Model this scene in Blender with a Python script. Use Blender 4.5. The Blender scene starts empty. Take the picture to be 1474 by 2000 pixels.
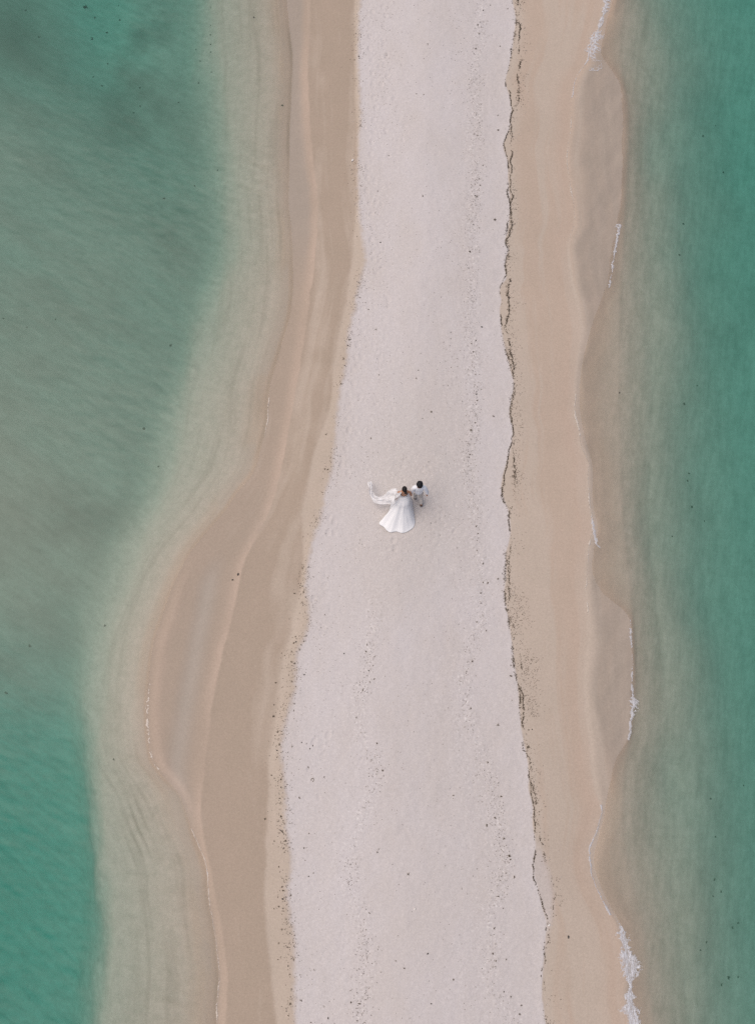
import bpy, bmesh, math, random
import numpy as np
from mathutils import Vector, Matrix

SC = bpy.context.scene
COL = SC.collection
R = math.radians

# ------------------------------------------------------------------ camera, sky, sun, exposure
H, TILT, FPX = 24.3, R(12.0), 1387.0          # drone height above the sea, tilt off nadir, focal length in photo pixels
cam_d = bpy.data.cameras.new('camera'); cam = bpy.data.objects.new('camera', cam_d); COL.objects.link(cam)
cam.location = (0, 0, H); cam.rotation_euler = (TILT, 0, 0)
cam_d.sensor_fit = 'VERTICAL'; cam_d.sensor_height = 24.0; cam_d.lens = FPX / 2000 * 24.0
cam_d.clip_start = 0.1; cam_d.clip_end = 6000
SC.camera = cam

SUN_EL, SUN_AZ = R(68), R(-76)                 # high thin overcast, brightest towards the left of the picture
world = bpy.data.worlds.new('World'); SC.world = world; world.use_nodes = True
wn = world.node_tree
sky = wn.nodes.new('ShaderNodeTexSky'); sky.sky_type = 'NISHITA'; sky.sun_disc = False
sky.sun_elevation = SUN_EL; sky.sun_rotation = SUN_AZ; sky.air_density = 1.0; sky.dust_density = 5.0; sky.ozone_density = 1.0
bg = wn.nodes['Background']; bg.inputs['Strength'].default_value = 0.10
wn.links.new(sky.outputs[0], bg.inputs['Color'])
sun_d = bpy.data.lights.new('sun', 'SUN'); sun_d.energy = 1.5; sun_d.angle = R(60); sun_d.color = (1.0, 0.93, 0.84)
sun_d.cycles.use_multiple_importance_sampling = False
sun = bpy.data.objects.new('sun', sun_d); COL.objects.link(sun)
sdir = Vector((math.sin(SUN_AZ) * math.cos(SUN_EL), math.cos(SUN_AZ) * math.cos(SUN_EL), math.sin(SUN_EL)))
sun.rotation_euler = sdir.to_track_quat('Z', 'Y').to_euler(); sun.location = (-30, 30, 60)
vs = SC.view_settings; vs.view_transform = 'Standard'; vs.look = 'None'; vs.gamma = 1.0; vs.use_curve_mapping = False
vs.exposure = 0.0
SC.cycles.transparent_max_bounces = 16; SC.cycles.max_bounces = 3; SC.cycles.sample_clamp_indirect = 1.2; SC.cycles.use_light_tree = False
world.cycles.sampling_method = 'MANUAL'; world.cycles.sample_map_resolution = 256
SC.cycles.use_denoising = False                # keep the fine grain of the sand

# ------------------------------------------------------------------ helpers
CT, ST = math.cos(TILT), math.sin(TILT)
def unproject(u, v, z):
    """photo pixel -> place on the horizontal plane at height z"""
    a = (np.asarray(u, float) - 737) / FPX; b = -(np.asarray(v, float) - 1000) / FPX
    dx, dy, dz = a, b * CT + ST, b * ST - CT
    t = (z - H) / dz
    return dx * t, dy * t
def project(x, y, z):
    yy = y * CT + (z - H) * ST; zz = -y * ST + (z - H) * CT
    return 737 + FPX * x / (-zz), 1000 - FPX * yy / (-zz)

def hermite(xq, xp, fp):
    xp = np.asarray(xp, float); fp = np.asarray(fp, float)
    d = np.diff(fp) / np.diff(xp); h = np.diff(xp)
    m = np.empty_like(fp); m[0] = d[0]; m[-1] = d[-1]
    m[1:-1] = (d[:-1] * h[1:] + d[1:] * h[:-1]) / (h[1:] + h[:-1])
    x = np.clip(xq, xp[0], xp[-1]); i = np.clip(np.searchsorted(xp, x) - 1, 0, len(h) - 1)
    t = (x - xp[i]) / h[i]
    return ((2*t**3 - 3*t**2 + 1) * fp[i] + (t**3 - 2*t**2 + t) * h[i] * m[i]
            + (-2*t**3 + 3*t**2) * fp[i+1] + (t**3 - t**2) * h[i] * m[i+1])
def curve(pts, z):
    """pts = 'v:u' pairs along a line on the beach; returns x(y) in metres"""
    v = np.array([p[0] for p in pts], float); u = np.array([p[1] for p in pts], float)
    x, y = unproject(u, v, z); o = np.argsort(y); x, y = x[o], y[o]
    return lambda q: hermite(q, y, x)

def _hash(ix, iy, s):
    n = (ix.astype(np.int64) * 374761393 + iy.astype(np.int64) * 668265263 + s * 1442695041) & 0x7fffffff
    n = ((n ^ (n >> 13)) * 1274126177) & 0x7fffffff
    n = ((n ^ (n >> 16)) * 2246822519) & 0x7fffffff
    return ((n ^ (n >> 15)) & 0xffff) / 65535.0
def vnoise(x, y, s=0):
    ix = np.floor(x); iy = np.floor(y); fx = x - ix; fy = y - iy
    fx = fx*fx*fx*(fx*(fx*6-15)+10); fy = fy*fy*fy*(fy*(fy*6-15)+10)
    a = _hash(ix, iy, s); b = _hash(ix+1, iy, s); c = _hash(ix, iy+1, s); d = _hash(ix+1, iy+1, s)
    return (a*(1-fx)+b*fx)*(1-fy) + (c*(1-fx)+d*fx)*fy - 0.5
def fbm(x, y, s=0, o=4, g=0.5):
    r = 0; a = 1.0
    for k in range(o):
        r = r + a * vnoise(x*2**k + 17.3*k, y*2**k - 9.1*k, s + k); a *= g
    return r
def worley(x, y, s=0):
    """F2 - F1 of a jittered lattice: thin cell walls where small"""
    ix = np.floor(x); iy = np.floor(y)
    f1 = np.full(x.shape, 9.0); f2 = np.full(x.shape, 9.0)
    for i in (-1, 0, 1):
        for j in (-1, 0, 1):
            cx = ix+i; cy = iy+j
            d = np.hypot(cx + _hash(cx, cy, s) - x, cy + _hash(cx, cy, s+7) - y)
            f2 = np.minimum(f2, np.maximum(f1, d)); f1 = np.minimum(f1, d)
    return f2 - f1
def ss(a, b, x):
    t = np.clip((x - a) / (b - a), 0, 1); return t*t*(3-2*t)

def mat(name):
    m = bpy.data.materials.new(name); m.use_nodes = True
    return m, m.node_tree, m.node_tree.nodes['Principled BSDF']
def simple_mat(name, col, rough=0.8, var=0.25, scale=30.0, bump=0.0):
    m, t, p = mat(name)
    tc = t.nodes.new('ShaderNodeTexCoord'); n = t.nodes.new('ShaderNodeTexNoise'); n.inputs['Scale'].default_value = scale; n.inputs['Detail'].default_value = 3
    t.links.new(tc.outputs['Object'], n.inputs['Vector'])
    mx = t.nodes.new('ShaderNodeMix'); mx.data_type = 'RGBA'
    mx.inputs['A'].default_value = (*[c*(1-var) for c in col], 1); mx.inputs['B'].default_value = (*[min(1, c*(1+var)) for c in col], 1)
    t.links.new(n.outputs['Fac'], mx.inputs['Factor']); t.links.new(mx.outputs['Result'], p.inputs['Base Color'])
    p.inputs['Roughness'].default_value = rough
    if bump:
        b = t.nodes.new('ShaderNodeBump'); b.inputs['Strength'].default_value = bump; b.inputs['Distance'].default_value = 0.01
        t.links.new(n.outputs['Fac'], b.inputs['Height']); t.links.new(b.outputs[0], p.inputs['Normal'])
    return m
def mesh_obj(name, verts, faces, material, parent=None, smooth=False):
    me = bpy.data.meshes.new(name); me.from_pydata([tuple(v) for v in verts], [], faces); me.update()
    if smooth: me.polygons.foreach_set('use_smooth', [True]*len(me.polygons))
    if material: me.materials.append(material)
    o = bpy.data.objects.new(name, me); COL.objects.link(o)
    if parent: o.parent = parent
    return o
def bulk_mesh(name, V, F, material, smooth=False):
    """V (n,3), F (m,4) or (m,3) as numpy arrays -> one object"""
    k = F.shape[1]; me = bpy.data.meshes.new(name)
    me.vertices.add(len(V)); me.vertices.foreach_set('co', V.astype(np.float32).ravel())
    me.loops.add(F.size); me.loops.foreach_set('vertex_index', F.astype(np.int32).ravel())
    me.polygons.add(len(F)); me.polygons.foreach_set('loop_start', np.arange(0, F.size, k, dtype=np.int32))
    me.polygons.foreach_set('loop_total', np.full(len(F), k, dtype=np.int32))
    if smooth: me.polygons.foreach_set('use_smooth', np.ones(len(F), dtype=bool))
    me.update(calc_edges=True); me.materials.append(material)
    o = bpy.data.objects.new(name, me); COL.objects.link(o)
    return o
def tag(o, label=None, cat=None, group=None, kind=None):
    if label: o['label'] = label
    if cat: o['category'] = cat
    if group: o['group'] = group
    if kind: o['kind'] = kind
    return o

# ------------------------------------------------------------------ lines of the beach, read as (photo row, photo column)
L1 = [(0,701),(81,700),(163,700),(225,704),(271,701),(312,698),(380,700),(434,704),(480,711),(515,712),(551,701),(602,693),(653,682),(703,679),(754,665),(805,660),(856,654),(907,650),(958,636),(1000,628),(1060,610),(1100,602),(1140,597),(1195,603),(1230,602),(1274,580),(1344,576),(1385,563),(1466,551),(1510,553),(1561,557),(1617,560),(1640,564),(1706,568),(1736,561),(1771,564),(1826,574),(1907,576),(2000,575)]
L2 = [(0,690),(150,692),(270,695),(380,697),(460,688),(520,684),(600,671),(700,651),(800,640),(850,623),(900,607),(950,599),(1000,588),(1060,590),(1100,590),(1195,574),(1241,565),(1300,549),(1385,540),(1466,526),(1550,522),(1640,518),(1750,515),(1850,522),(2000,535)]
L3 = [(0,605),(200,604),(300,611),(400,621),(500,616),(600,603),(700,589),(800,572),(900,553),(1000,525),(1100,478),(1200,455),(1300,430),(1400,413),(1500,400),(1600,394),(1700,412),(1800,430),(1900,444),(2000,440)]
L4 = [(0,560),(60,566),(110,572),(160,571),(250,567),(330,566),(400,565),(450,570),(500,572),(570,573),(620,566),(680,549),(760,527),(830,521),(880,509),(920,497),(960,466),(1000,439),(1040,404),(1075,376),(1130,346),(1200,320),(1250,303),(1300,295),(1350,290),(1400,287),(1450,291),(1490,300),(1520,322),(1555,347),(1590,362),(1620,374),(1650,388),(1700,405),(1750,407),(1800,416),(1850,423),(1910,428),(1960,424),(2000,424)]
L5 = [(0,414),(100,417),(200,428),(300,438),(400,450),(480,453),(570,421),(640,410),(700,395),(800,356),(900,335),(1000,290),(1060,263),(1150,235),(1220,206),(1300,190),(1400,180),(1500,180),(1600,188),(1700,198),(1800,203),(1850,204),(1920,196),(2000,186)]
R1 = [(0,999),(35,1006),(68,1003),(108,998),(136,992),(157,987),(190,995),(217,999),(260,992),(282,983),(312,990),(353,992),(407,996),(427,994),(452,991),(472,987),(488,993),(503,988),(522,986),(546,987),(557,979),(571,976),(586,979),(603,976),(624,978),(654,981),(687,988),(727,998),(752,1004),(776,999),(806,995),(841,1001),(871,998),(893,992),(920,984),(945,979),(972,983),(993,991),(1020,996),(1045,996),(1080,988),(1130,988),(1150,985),(1200,991),(1251,999),(1302,1005),(1332,1010),(1390,1015),(1430,1019),(1471,1027),(1505,1032),(1546,1033),(1573,1040),(1607,1040),(1650,1046),(1700,1043),(1735,1051),(1780,1061),(1800,1066),(1850,1063),(1900,1059),(1950,1058),(2000,1065)]
R1B = [(0,1010),(60,1013),(120,1014),(140,1011),(200,1010),(217,1001),(260,996),(300,999),(350,997),(400,997),(430,997),(470,990),(520,994),(545,995),(570,991),(586,995),(610,995),(632,989),(660,993),(690,996),(720,1001),(752,1006),(780,1001),(840,1003),(880,1003),(900,1006),(930,1005),(960,1008),(980,1003),(1000,996),(1060,1000),(1100,994),(1160,995),(1220,1000),(1280,1012),(1340,1018),(1400,1020),(1500,1036),(1560,1042),(1620,1050),(1660,1060),(1720,1078),(1790,1081),(1830,1068),(1900,1062),(2000,1069)]
R4 = [(0,1177),(40,1168),(80,1156),(105,1148),(125,1144),(140,1131),(160,1121),(190,1116),(250,1113),(310,1106),(350,1110),(400,1118),(440,1120),(470,1109),(520,1111),(560,1117),(600,1128),(650,1135),(700,1128),(780,1122),(815,1121),(840,1130),(870,1132),(905,1148),(930,1147),(990,1150),(1030,1158),(1055,1152),(1075,1146),(1100,1145),(1150,1142),(1200,1146),(1250,1148),(1300,1142),(1350,1141),(1400,1145),(1450,1152),(1500,1155),(1550,1165),(1578,1174),(1600,1170),(1630,1160),(1650,1152),(1690,1151),(1720,1157),(1750,1170),(1785,1190),(1810,1201),(1850,1211),(1900,1217),(1950,1215),(2000,1225)]
R5 = [(0,1195),(60,1180),(110,1176),(150,1205),(200,1217),(250,1219),(330,1215),(400,1211),(440,1205),(500,1194),(560,1184),(600,1168),(650,1150),(700,1138),(780,1131),(840,1138),(905,1155),(990,1158),(1030,1166),(1075,1158),(1120,1156),(1160,1180),(1200,1224),(1250,1232),(1300,1235),(1350,1231),(1400,1230),(1445,1224),(1480,1204),(1530,1190),(1578,1180),(1630,1168),(1690,1159),(1750,1180),(1810,1211),(1900,1228),(2000,1236)]
R6 = [(0,1272),(200,1276),(400,1274),(600,1276),(800,1276),(1000,1268),(1200,1284),(1400,1306),(1600,1306),(1800,1322),(2000,1345)]
RS = [(0,1222),(120,1216),(200,1230),(400,1226),(600,1216),(800,1214),(1000,1222),(1200,1240),(1400,1242),(1500,1226),(1600,1222),(1700,1232),(1800,1258),(1900,1268),(2000,1280)]
BAND = [(0,936),(60,938),(130,932),(200,930),(300,929),(400,925),(480,920),(560,919),(650,922),(750,928),(820,926),(900,914),(960,925),(1040,931),(1150,938),(1210,942),(1270,918),(1400,915),(1490,950),(1600,972),(1700,982),(1780,970),(1850,961),(1930,960),(2000,1003)]
BAND2 = [(1170,735),(1230,727),(1290,722),(1330,715),(1360,703),(1430,702),(1500,735),(1600,705),(1700,684),(1780,700),(1850,712),(2000,700)]
POOL = [(1080,430),(1130,412),(1200,398),(1250,387),(1300,378),(1350,368),(1400,360),(1450,352),(1500,346),(1560,354),(1610,372)]
Z = dict(L1=0.40, L2=0.31, L3=0.10, L4=0.0, L5=-0.34, R1=0.42, R4=0.045, R5=0.0, R6=-0.35)
cL1, cL2, cL3, cL4, cL5 = (curve(p, Z[k]) for p, k in ((L1,'L1'),(L2,'L2'),(L3,'L3'),(L4,'L4'),(L5,'L5')))
cR1, cR4, cR5, cR6 = (curve(p, Z[k]) for p, k in ((R1,'R1'),(R4,'R4'),(R5,'R5'),(R6,'R6')))
cRS = curve(RS, -.08)
cR1B, cBAND, cBAND2, cPOOL = curve(R1B, .40), curve(BAND, .55), curve(BAND2, .55), curve(POOL, .04)

# ------------------------------------------------------------------ ground: one sheet, fine where the camera looks, out to the horizon
def spread(a, b, step): return list(np.arange(a, b, step))
gx = spread(-17.5, -9, .09) + spread(-9, -4.4, .045) + spread(-4.4, 6.4, .029) + spread(6.4, 10, .045) + spread(10, 17.5, .09)
gy = spread(-13, 10, .034) + spread(10, 29.5, .043)
def outer(e, s, first):
    r, d = [], first
    while abs(e) < 2500:
        e += s*d; d *= 1.28; r.append(e)
    return r
gx = np.array(outer(gx[0], -1, .12)[::-1] + gx + outer(gx[-1], 1, .12)); gy = np.array(outer(gy[0], -1, .1)[::-1] + gy + outer(gy[-1], 1, .1))
X, Y = np.meshgrid(gx, gy)
wob = 0.9 * np.sin(gy * .021 + 1.0) * ss(14, 60, np.abs(gy - 8))        # beyond the frame the bar keeps wandering a little
def line(c): return (c(gy) + wob)[:, None]
xL1, xL2, xL3, xL4, xL5 = map(line, (cL1, cL2, cL3, cL4, cL5)); xR1, xR4, xR5, xR6 = map(line, (cR1, cR4, cR5, cR6))
xR1B, xBAND, xBAND2, xPOOL = map(line, (cR1B, cBAND, cBAND2, cPOOL))
xRS = np.maximum(line(cRS), xR5 + .12)
xL3 = np.maximum(xL3, xL4 + .15); xR5 = np.maximum(xR5, xR4 + .12); xRS = np.maximum(xRS, xR5 + .12)
far = np.zeros_like(xL1)
# depth of the sea bed read off the colour of the water: rows = photo rows, columns = photo columns
dv = np.array([0, 120, 300, 500, 750, 1000, 1200, 1330, 1480, 1700, 1850, 2000.])
du = np.array([-200, 0, 90, 190, 290, 400.])
DT = np.array([
 [1.00,1.05,1.20,1.45,1.15,0.95],
 [0.92,1.00,1.10,1.30,1.08,0.90],
 [0.70,0.72,0.84,0.98,1.02,0.86],
 [0.76,0.80,0.80,0.80,0.86,0.86],
 [0.70,0.72,0.75,0.80,0.86,0.88],
 [0.60,0.62,0.68,0.76,0.82,0.88],
 [0.80,0.80,0.80,0.84,0.88,0.90],
 [1.30,1.25,1.20,1.30,1.30,1.20],
 [2.30,2.20,2.10,1.80,1.50,1.30],
 [2.70,2.60,2.35,1.85,1.40,1.30],
 [2.60,2.45,2.20,1.75,1.40,1.30],
 [2.20,2.00,1.90,1.80,1.40,1.30]])
U, V = project(X, Y, -1.0)
vis = (np.abs(X) < 40) & (Y > -30) & (Y < 60)
Uc = np.where(vis, np.clip(U, -200, 400), -200); Vc = np.clip(np.where(vis, V, np.where(Y > 0, 0, 2000)), 0, 2000)
vq = np.arange(0, 2001, 20.); uq = np.arange(-200, 401, 20.)
T1 = np.stack([hermite(vq, dv, DT[:, j]) for j in range(len(du))], 1)
T2 = np.stack([hermite(uq, du, T1[i]) for i in range(len(vq))], 0)
fi = Vc/20; ii = np.clip(fi.astype(int), 0, len(vq)-2); fi = fi - ii; fj = (Uc+200)/20; jj = np.clip(fj.astype(int), 0, len(uq)-2); fj = fj - jj
deepL = -(T2[ii,jj]*(1-fi)*(1-fj) + T2[ii+1,jj]*fi*(1-fj) + T2[ii,jj+1]*(1-fi)*fj + T2[ii+1,jj+1]*fi*fj)
deepL = deepL - 5*ss(12, 160, -X)
def seg(xa, xb, f=.45):
    t = np.clip((X - xa) / np.maximum(xb - xa, 1e-3), 0, 1); s = t*t*(3-2*t)
    return (1-f)*t + f*s
wig = fbm(X*.9, Y*.35, 3, 4)
zz = deepL + (-0.34 - deepL) * ss(0, 1, (X + .35*wig - (xL5 - 1.5)) / 2.0)
tsh = np.clip((X - xL5 - .15) / np.maximum(xL4 - xL5 - .15, .3), 0, 1)
zz = zz + .34 * (1 - (1 - tsh)**1.15)                     # shelf up to the waterline
zz = zz + Z['L3'] * seg(xL4 - .02, xL3, .1) + (Z['L2']-Z['L3']) * seg(xL3, xL2, .3) + (Z['L1']-Z['L2']) * seg(xL2, xL1)
xmid = .55*xL1 + .45*xR1
zz = zz + .22 * seg(xL1, xmid, .7) - (.22 + .40 - Z['R1']) * seg(xmid, xR1, .7)
zz = zz + (Z['R4']-Z['R1']) * seg(xR1, xR4, .2) - Z['R4'] * seg(xR4, xR5, .3) - .075 * seg(xR5, xRS, .2) + (Z['R6'] + .075) * seg(xRS - .15, xR6, .35)
deepR = 1.12 + .25*fbm(X*.12, Y*.12, 21, 3)
zz = zz - deepR * (.35*ss(-.9, 2.4, X - xR6 + .9*fbm(X*.35, Y*.25, 23, 3)) + .65*ss(-.2, 5.0, X - xR6)) - 5*ss(14, 160, X)
# the small ridge and wash pool on the lower left
inpool = ss(1060, 1160, V) * (1 - ss(1540, 1640, V)) * vis
dP = X - xPOOL
ridge = np.exp(-((X - xL4 - .30)/.22)**2) * inpool
pool = np.exp(-(dP/.38)**2) * inpool
zz = zz + .03*ridge - .022*pool
# sea floor relief
under = ss(.02, -.06, zz)
a = R(-33); P = X*math.cos(a) + Y*math.sin(a); Q = -X*math.sin(a) + Y*math.cos(a)
streak = fbm(P*.28, Q*1.1, 31, 4) * ss(0, 3, xL5 - X) * vis
zz = zz + under*(.10*streak + .05*fbm(X*.5, Y*.5, 41, 4)*ss(.2, .8, -zz))
shoreL = (xL4 - X); shelfL = ss(0, .5, shoreL) * ss(0, .6, X - xL5 + .2)
rip = np.sin((shoreL + .35*fbm(X*.5, Y*.22, 51, 3)) * 2*math.pi/.30) * (.5 + fbm(X*.4, Y*.25, 52, 2)) * shelfL
rightw = ss(0, .4, X - xRS) * (1 - ss(0, 1.6, X - xR6))
ripR = np.sin((X - xR5 + .5*fbm(X*.4, Y*.16, 55, 3)) * 2*math.pi/.34) * (.4 + fbm(X*.4, Y*.2, 56, 2)) * rightw
zz = zz + .004*rip*vis + .0015*ripR*vis
# dry and damp sand relief
dryL = X + .05*fbm(X*3, Y*3, 61, 4) + .06*fbm(X*.0+3, Y*1.3, 62, 4) - xL1
dryR = xR1 - X + .015*fbm(X*6, Y*6, 63, 3)
dryR2 = xR1B - X + .06*fbm(X*3, Y*3, 64, 4)
dry = ss(-.13, .13, dryL + .07*fbm(X*9, Y*9, 65, 2)) * np.maximum(ss(-.02, .03, dryR), .55*ss(-.10, .16, dryR2)*ss(1600, 1660, V)*(1-ss(1830, 1880, V))*vis)
sub = ss(.0, .05, dryR + .0) * 0
band = np.exp(-((X - xBAND + .25*fbm(X*0, Y*.8, 71, 3))/.30)**2)
band2 = np.exp(-((X - xBAND2)/.30)**2) * ss(1150, 1200, V) * vis
bandw = np.exp(-((X - xBAND + .75)/.40)**2) * (.4 + fbm(X*.3, Y*.15, 72, 2))
tramp = np.exp(-((U-735)/45)**2) * vis * (1 - ss(1000, 1250, V)) + np.exp(-((U-800)/85)**2 - ((V-985)/110)**2) * vis + .5*np.exp(-((U-650)/60)**2) * ss(1000, 1250, V) * vis
zz = zz + dry * (.016*fbm(X*2.2, Y*2.2, 81, 3) + .007*fbm(X*7, Y*7, 82, 3) + (.5*band + .4*band2 + .35*np.clip(tramp, 0, 1)) * .022*fbm(X*8, Y*8, 83, 3))
zz = zz + (1-dry)*(1-under) * (.003*fbm(X*4, Y*1.2, 84, 3))
edgeR = np.exp(-((X - xR1 + .06)/.07)**2); zz = zz + .004*edgeR*(1+fbm(X*2, Y*2, 85, 3))      # little lip at the swash limit
zz = zz - 3.0*ss(250, 900, np.abs(Y))
# footprints: real dents with pushed-up rims
rng = np.random.default_rng(5)
FP = [(660+x/3.685, y/3.685) for x, y in [(248,72),(228,160),(230,250),(228,338),(243,427),(246,515),(250,600),(258,686),(272,768),(258,850),(255,938),(243,1013),(238,1105),(212,1187),(210,1270),(207,1365),(228,1450),(240,1535),(250,1625),(240,1715),(245,1808),(322,40),(342,108),(328,185),(322,278),(328,320),(350,395),(300,470),(330,465),(355,545),(312,603),(405,710),(345,935),(365,1120),(275,1445),(265,1300)]]
FP += [(660+x/3.685, 600+y/3.685) for x, y in [(178,170),(140,262),(127,355),(170,350),(110,440),(137,415),(110,540),(78,620),(65,708),(60,795),(300,365),(340,220),(170,108),(78,880),(28,1080),(25,1130),(90,700),(120,800),(140,900),(160,640),(55,1010),(70,1190)]]
FP += [(rng.uniform(705, 765), rng.uniform(500, 600)) for _ in range(8)] + [(770+rng.uniform(-10, 12), 1056+k*16) for k in range(2)] + [(rng.uniform(600, 660), rng.uniform(1010, 1500)) for _ in range(9)]
main_n = len(FP)
FP += [(rng.normal(738, 28), rng.uniform(0, 990)) for _ in range(150)] + [(rng.normal(805, 45), rng.normal(985, 55)) for _ in range(60)] + [(rng.normal(680, 50), rng.uniform(1050, 2000)) for _ in range(40)]
for k, (u, v) in enumerate(FP):
    fx, fy = unproject(u, v, .5)
    i0, i1 = np.searchsorted(gy, [fy-.4, fy+.4]); j0, j1 = np.searchsorted(gx, [fx-.4, fx+.4])
    big = k < main_n
    L, W = (.125, .085) if big else (rng.uniform(.05, .10), rng.uniform(.04, .06))
    dep = rng.uniform(.013, .026) if big else rng.uniform(.006, .018)
    th = rng.uniform(-.5, .5) if big else rng.uniform(0, 3.1)
    xx, yy = X[i0:i1, j0:j1]-fx, Y[i0:i1, j0:j1]-fy
    pr, qr = (xx*math.cos(th)+yy*math.sin(th))/W, (-xx*math.sin(th)+yy*math.cos(th))/L
    r2 = pr**2 + qr**2
    zz[i0:i1, j0:j1] += dry[i0:i1, j0:j1] * (-dep*np.exp(-r2**1.5) + .40*dep*np.exp(-((np.sqrt(r2)-1.35)/.33)**2))
ZG = zz
def ground(x, y):
    """height of the finished ground at a place"""
    i = int(np.clip(np.searchsorted(gy, y)-1, 0, len(gy)-2)); j = int(np.clip(np.searchsorted(gx, x)-1, 0, len(gx)-2))
    f = (y-gy[i])/(gy[i+1]-gy[i]); g = (x-gx[j])/(gx[j+1]-gx[j])
    return ZG[i,j]*(1-f)*(1-g)+ZG[i+1,j]*f*(1-g)+ZG[i,j+1]*(1-f)*g+ZG[i+1,j+1]*f*g
def ground_v(x, y):
    i = np.clip(np.searchsorted(gy, y)-1, 0, len(gy)-2); j = np.clip(np.searchsorted(gx, x)-1, 0, len(gx)-2)
    f = (y-gy[i])/(gy[i+1]-gy[i]); g = (x-gx[j])/(gx[j+1]-gx[j])
    return ZG[i,j]*(1-f)*(1-g)+ZG[i+1,j]*f*(1-g)+ZG[i,j+1]*(1-f)*g+ZG[i+1,j+1]*f*g
def on_ground(u, v):
    z = .3
    for _ in range(8):
        x, y = unproject(u, v, z); z = .5*z + .5*ground(float(x), float(y))
    x, y = unproject(u, v, z); return float(x), float(y), ground(float(x), float(y))

# what the sand is like from place to place
left = (X < xmid)
sL = (X - xL4) / np.maximum(xL1 - xL4, .5) * 3.0; sR = (X - xR1) / np.maximum(xR4 - xR1, .5) * 2.4
streaks = np.where(left, .38 + .34*fbm(sL*1.6 + .2*wig, Y*.10 + 40, 401, 4, .6), .5 + .8*fbm(sR*2.6, Y*.09, 402, 4, .6)) + .10*fbm(X*1.4, Y*1.1, 403, 4)
tanL = left * ss(0, .05, X - xL4)
dL3 = X - xL3 - .05*fbm(X*2, Y*2, 91, 3)
peach = left * (np.exp(-np.clip(-dL3, 0, 9)**2/.30**2) * ss(.03, -.05, dL3)) * (zz > -.02)
peach = np.maximum(peach, .6*ridge*ss(0, .1, X - xL4)) * np.clip(.62 + .9*fbm(X*.9, Y*.35, 192, 3), .2, 1) * (1 - .45*ss(1560, 1660, V))
peach = np.maximum(peach, .75*(~left) * np.exp(-((xR4 - X - .30)/.38)**2) * ss(-.02, .1, xR4 - X) * (.7+.8*fbm(X*.4, Y*.25, 92, 2)))
pale = left * .7*ss(-.05, .12, X - xL2 + .06*fbm(X*2, Y*2, 93, 3)) * (1-dry)
pale = np.maximum(pale, (~left) * np.exp(-np.clip(X - xR1, 0, 9)**2/.38**2) * (1-dry))
filmL = left * ss(-.1, .22, -dL3 - .22) * (1 - ridge) * (zz > -.03) * (.15 + .75*(1-ss(420, 640, np.where(vis, V, 0))) + .6*ss(1600, 1700, V))
filmL = np.maximum(filmL, pool)
soft = .25 + .8*np.clip(.5 + 1.4*fbm(X*.3, Y*.22, 194, 3), 0, 1)
dg1, dg2 = X*.55 + Y*.83, X*.83 - Y*.55
washst = np.clip(.85 + .22*fbm(dg1*.8, dg2*3.2, 195, 4) + .18*fbm(X*5, Y*.7, 196, 3), .4, 1)
filmR = (~left) * ss(-.02, 1, (X - xR4 + .05*fbm(X*3, Y*1.5, 94, 4)) / soft) * washst
edge = ss(0, -.03, zz) * (.12 + .85*ss(-.22, -.05, zz)*ss(-.1, .35, fbm(X*.5, Y*.45, 99, 3)) + .95*left*np.exp(-((zz+.014)/.018)**2)*np.clip(.7+fbm(X*.4, Y*.4, 199, 3), .25, 1))  # wet film tone also paints the swash lip's shade just off the waterline
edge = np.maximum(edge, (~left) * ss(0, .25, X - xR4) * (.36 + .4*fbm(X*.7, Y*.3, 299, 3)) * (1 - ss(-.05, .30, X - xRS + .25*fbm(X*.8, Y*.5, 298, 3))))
film_and_shade = np.clip(np.maximum(np.maximum(filmL, .98*filmR), edge), 0, 1) * ss(-.3, -.02, zz)
sunk = ss(.0, -.10, zz)
alg = (.40 + .10*np.clip(streak*2, -.6, 1)) * (.35 + .65*ss(60, 260, V + .9*(200-U)*(U < 200))) * ss(-.2, 1.5, xL5 - X) * (1 - .75*ss(1250, 1450, V)*vis) * vis
def blob(u, v, su, sv, s=0): return np.exp(-((U-u)/su)**2 - ((V-v)/sv)**2) * vis
clump = np.clip(.5 + 1.3*fbm(X*.8, Y*.8, 95, 5), 0, 1.2)
alg = alg + .38*blob(300, 20, 70, 120)*clump + .38*blob(255, 190, 55, 120)*clump + .35*blob(35, 40, 70, 100) + .20*blob(60, 1230, 120, 90)*clump + .2*blob(320, 450, 60, 120)*clump + .25*blob(180, 1010, 120, 100)*clump
alg = alg + .12*ss(.05, .5, fbm(X*.45, Y*.2, 96, 4)) * ss(0, 2, X - xR6) * vis + .2*blob(1440, 620, 60, 160)*clump + .2*blob(1420, 1720, 60, 140)*clump
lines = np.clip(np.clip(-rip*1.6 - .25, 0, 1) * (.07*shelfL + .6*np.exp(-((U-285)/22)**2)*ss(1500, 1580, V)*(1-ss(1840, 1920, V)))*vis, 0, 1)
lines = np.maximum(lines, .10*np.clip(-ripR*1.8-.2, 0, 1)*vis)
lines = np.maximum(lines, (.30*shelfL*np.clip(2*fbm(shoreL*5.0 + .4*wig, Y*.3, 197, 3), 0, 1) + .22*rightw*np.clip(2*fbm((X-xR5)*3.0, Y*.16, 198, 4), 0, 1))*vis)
wet_edge_shade = left * np.exp(-((X - xL4 + .075 + .03*fbm(X*0, Y*2.5, 297, 3))/.075)**2) * np.clip(.55 + 1.1*fbm(X*0 + 2, Y*.45, 296, 3), .12, 1) * (1 - .75*ss(1060, 1130, V)*(1 - ss(1500, 1560, V)))  # dark wet edge with the swash lip's shade painted in, left waterline
lines = np.maximum(lines, .62*wet_edge_shade*vis)
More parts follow.
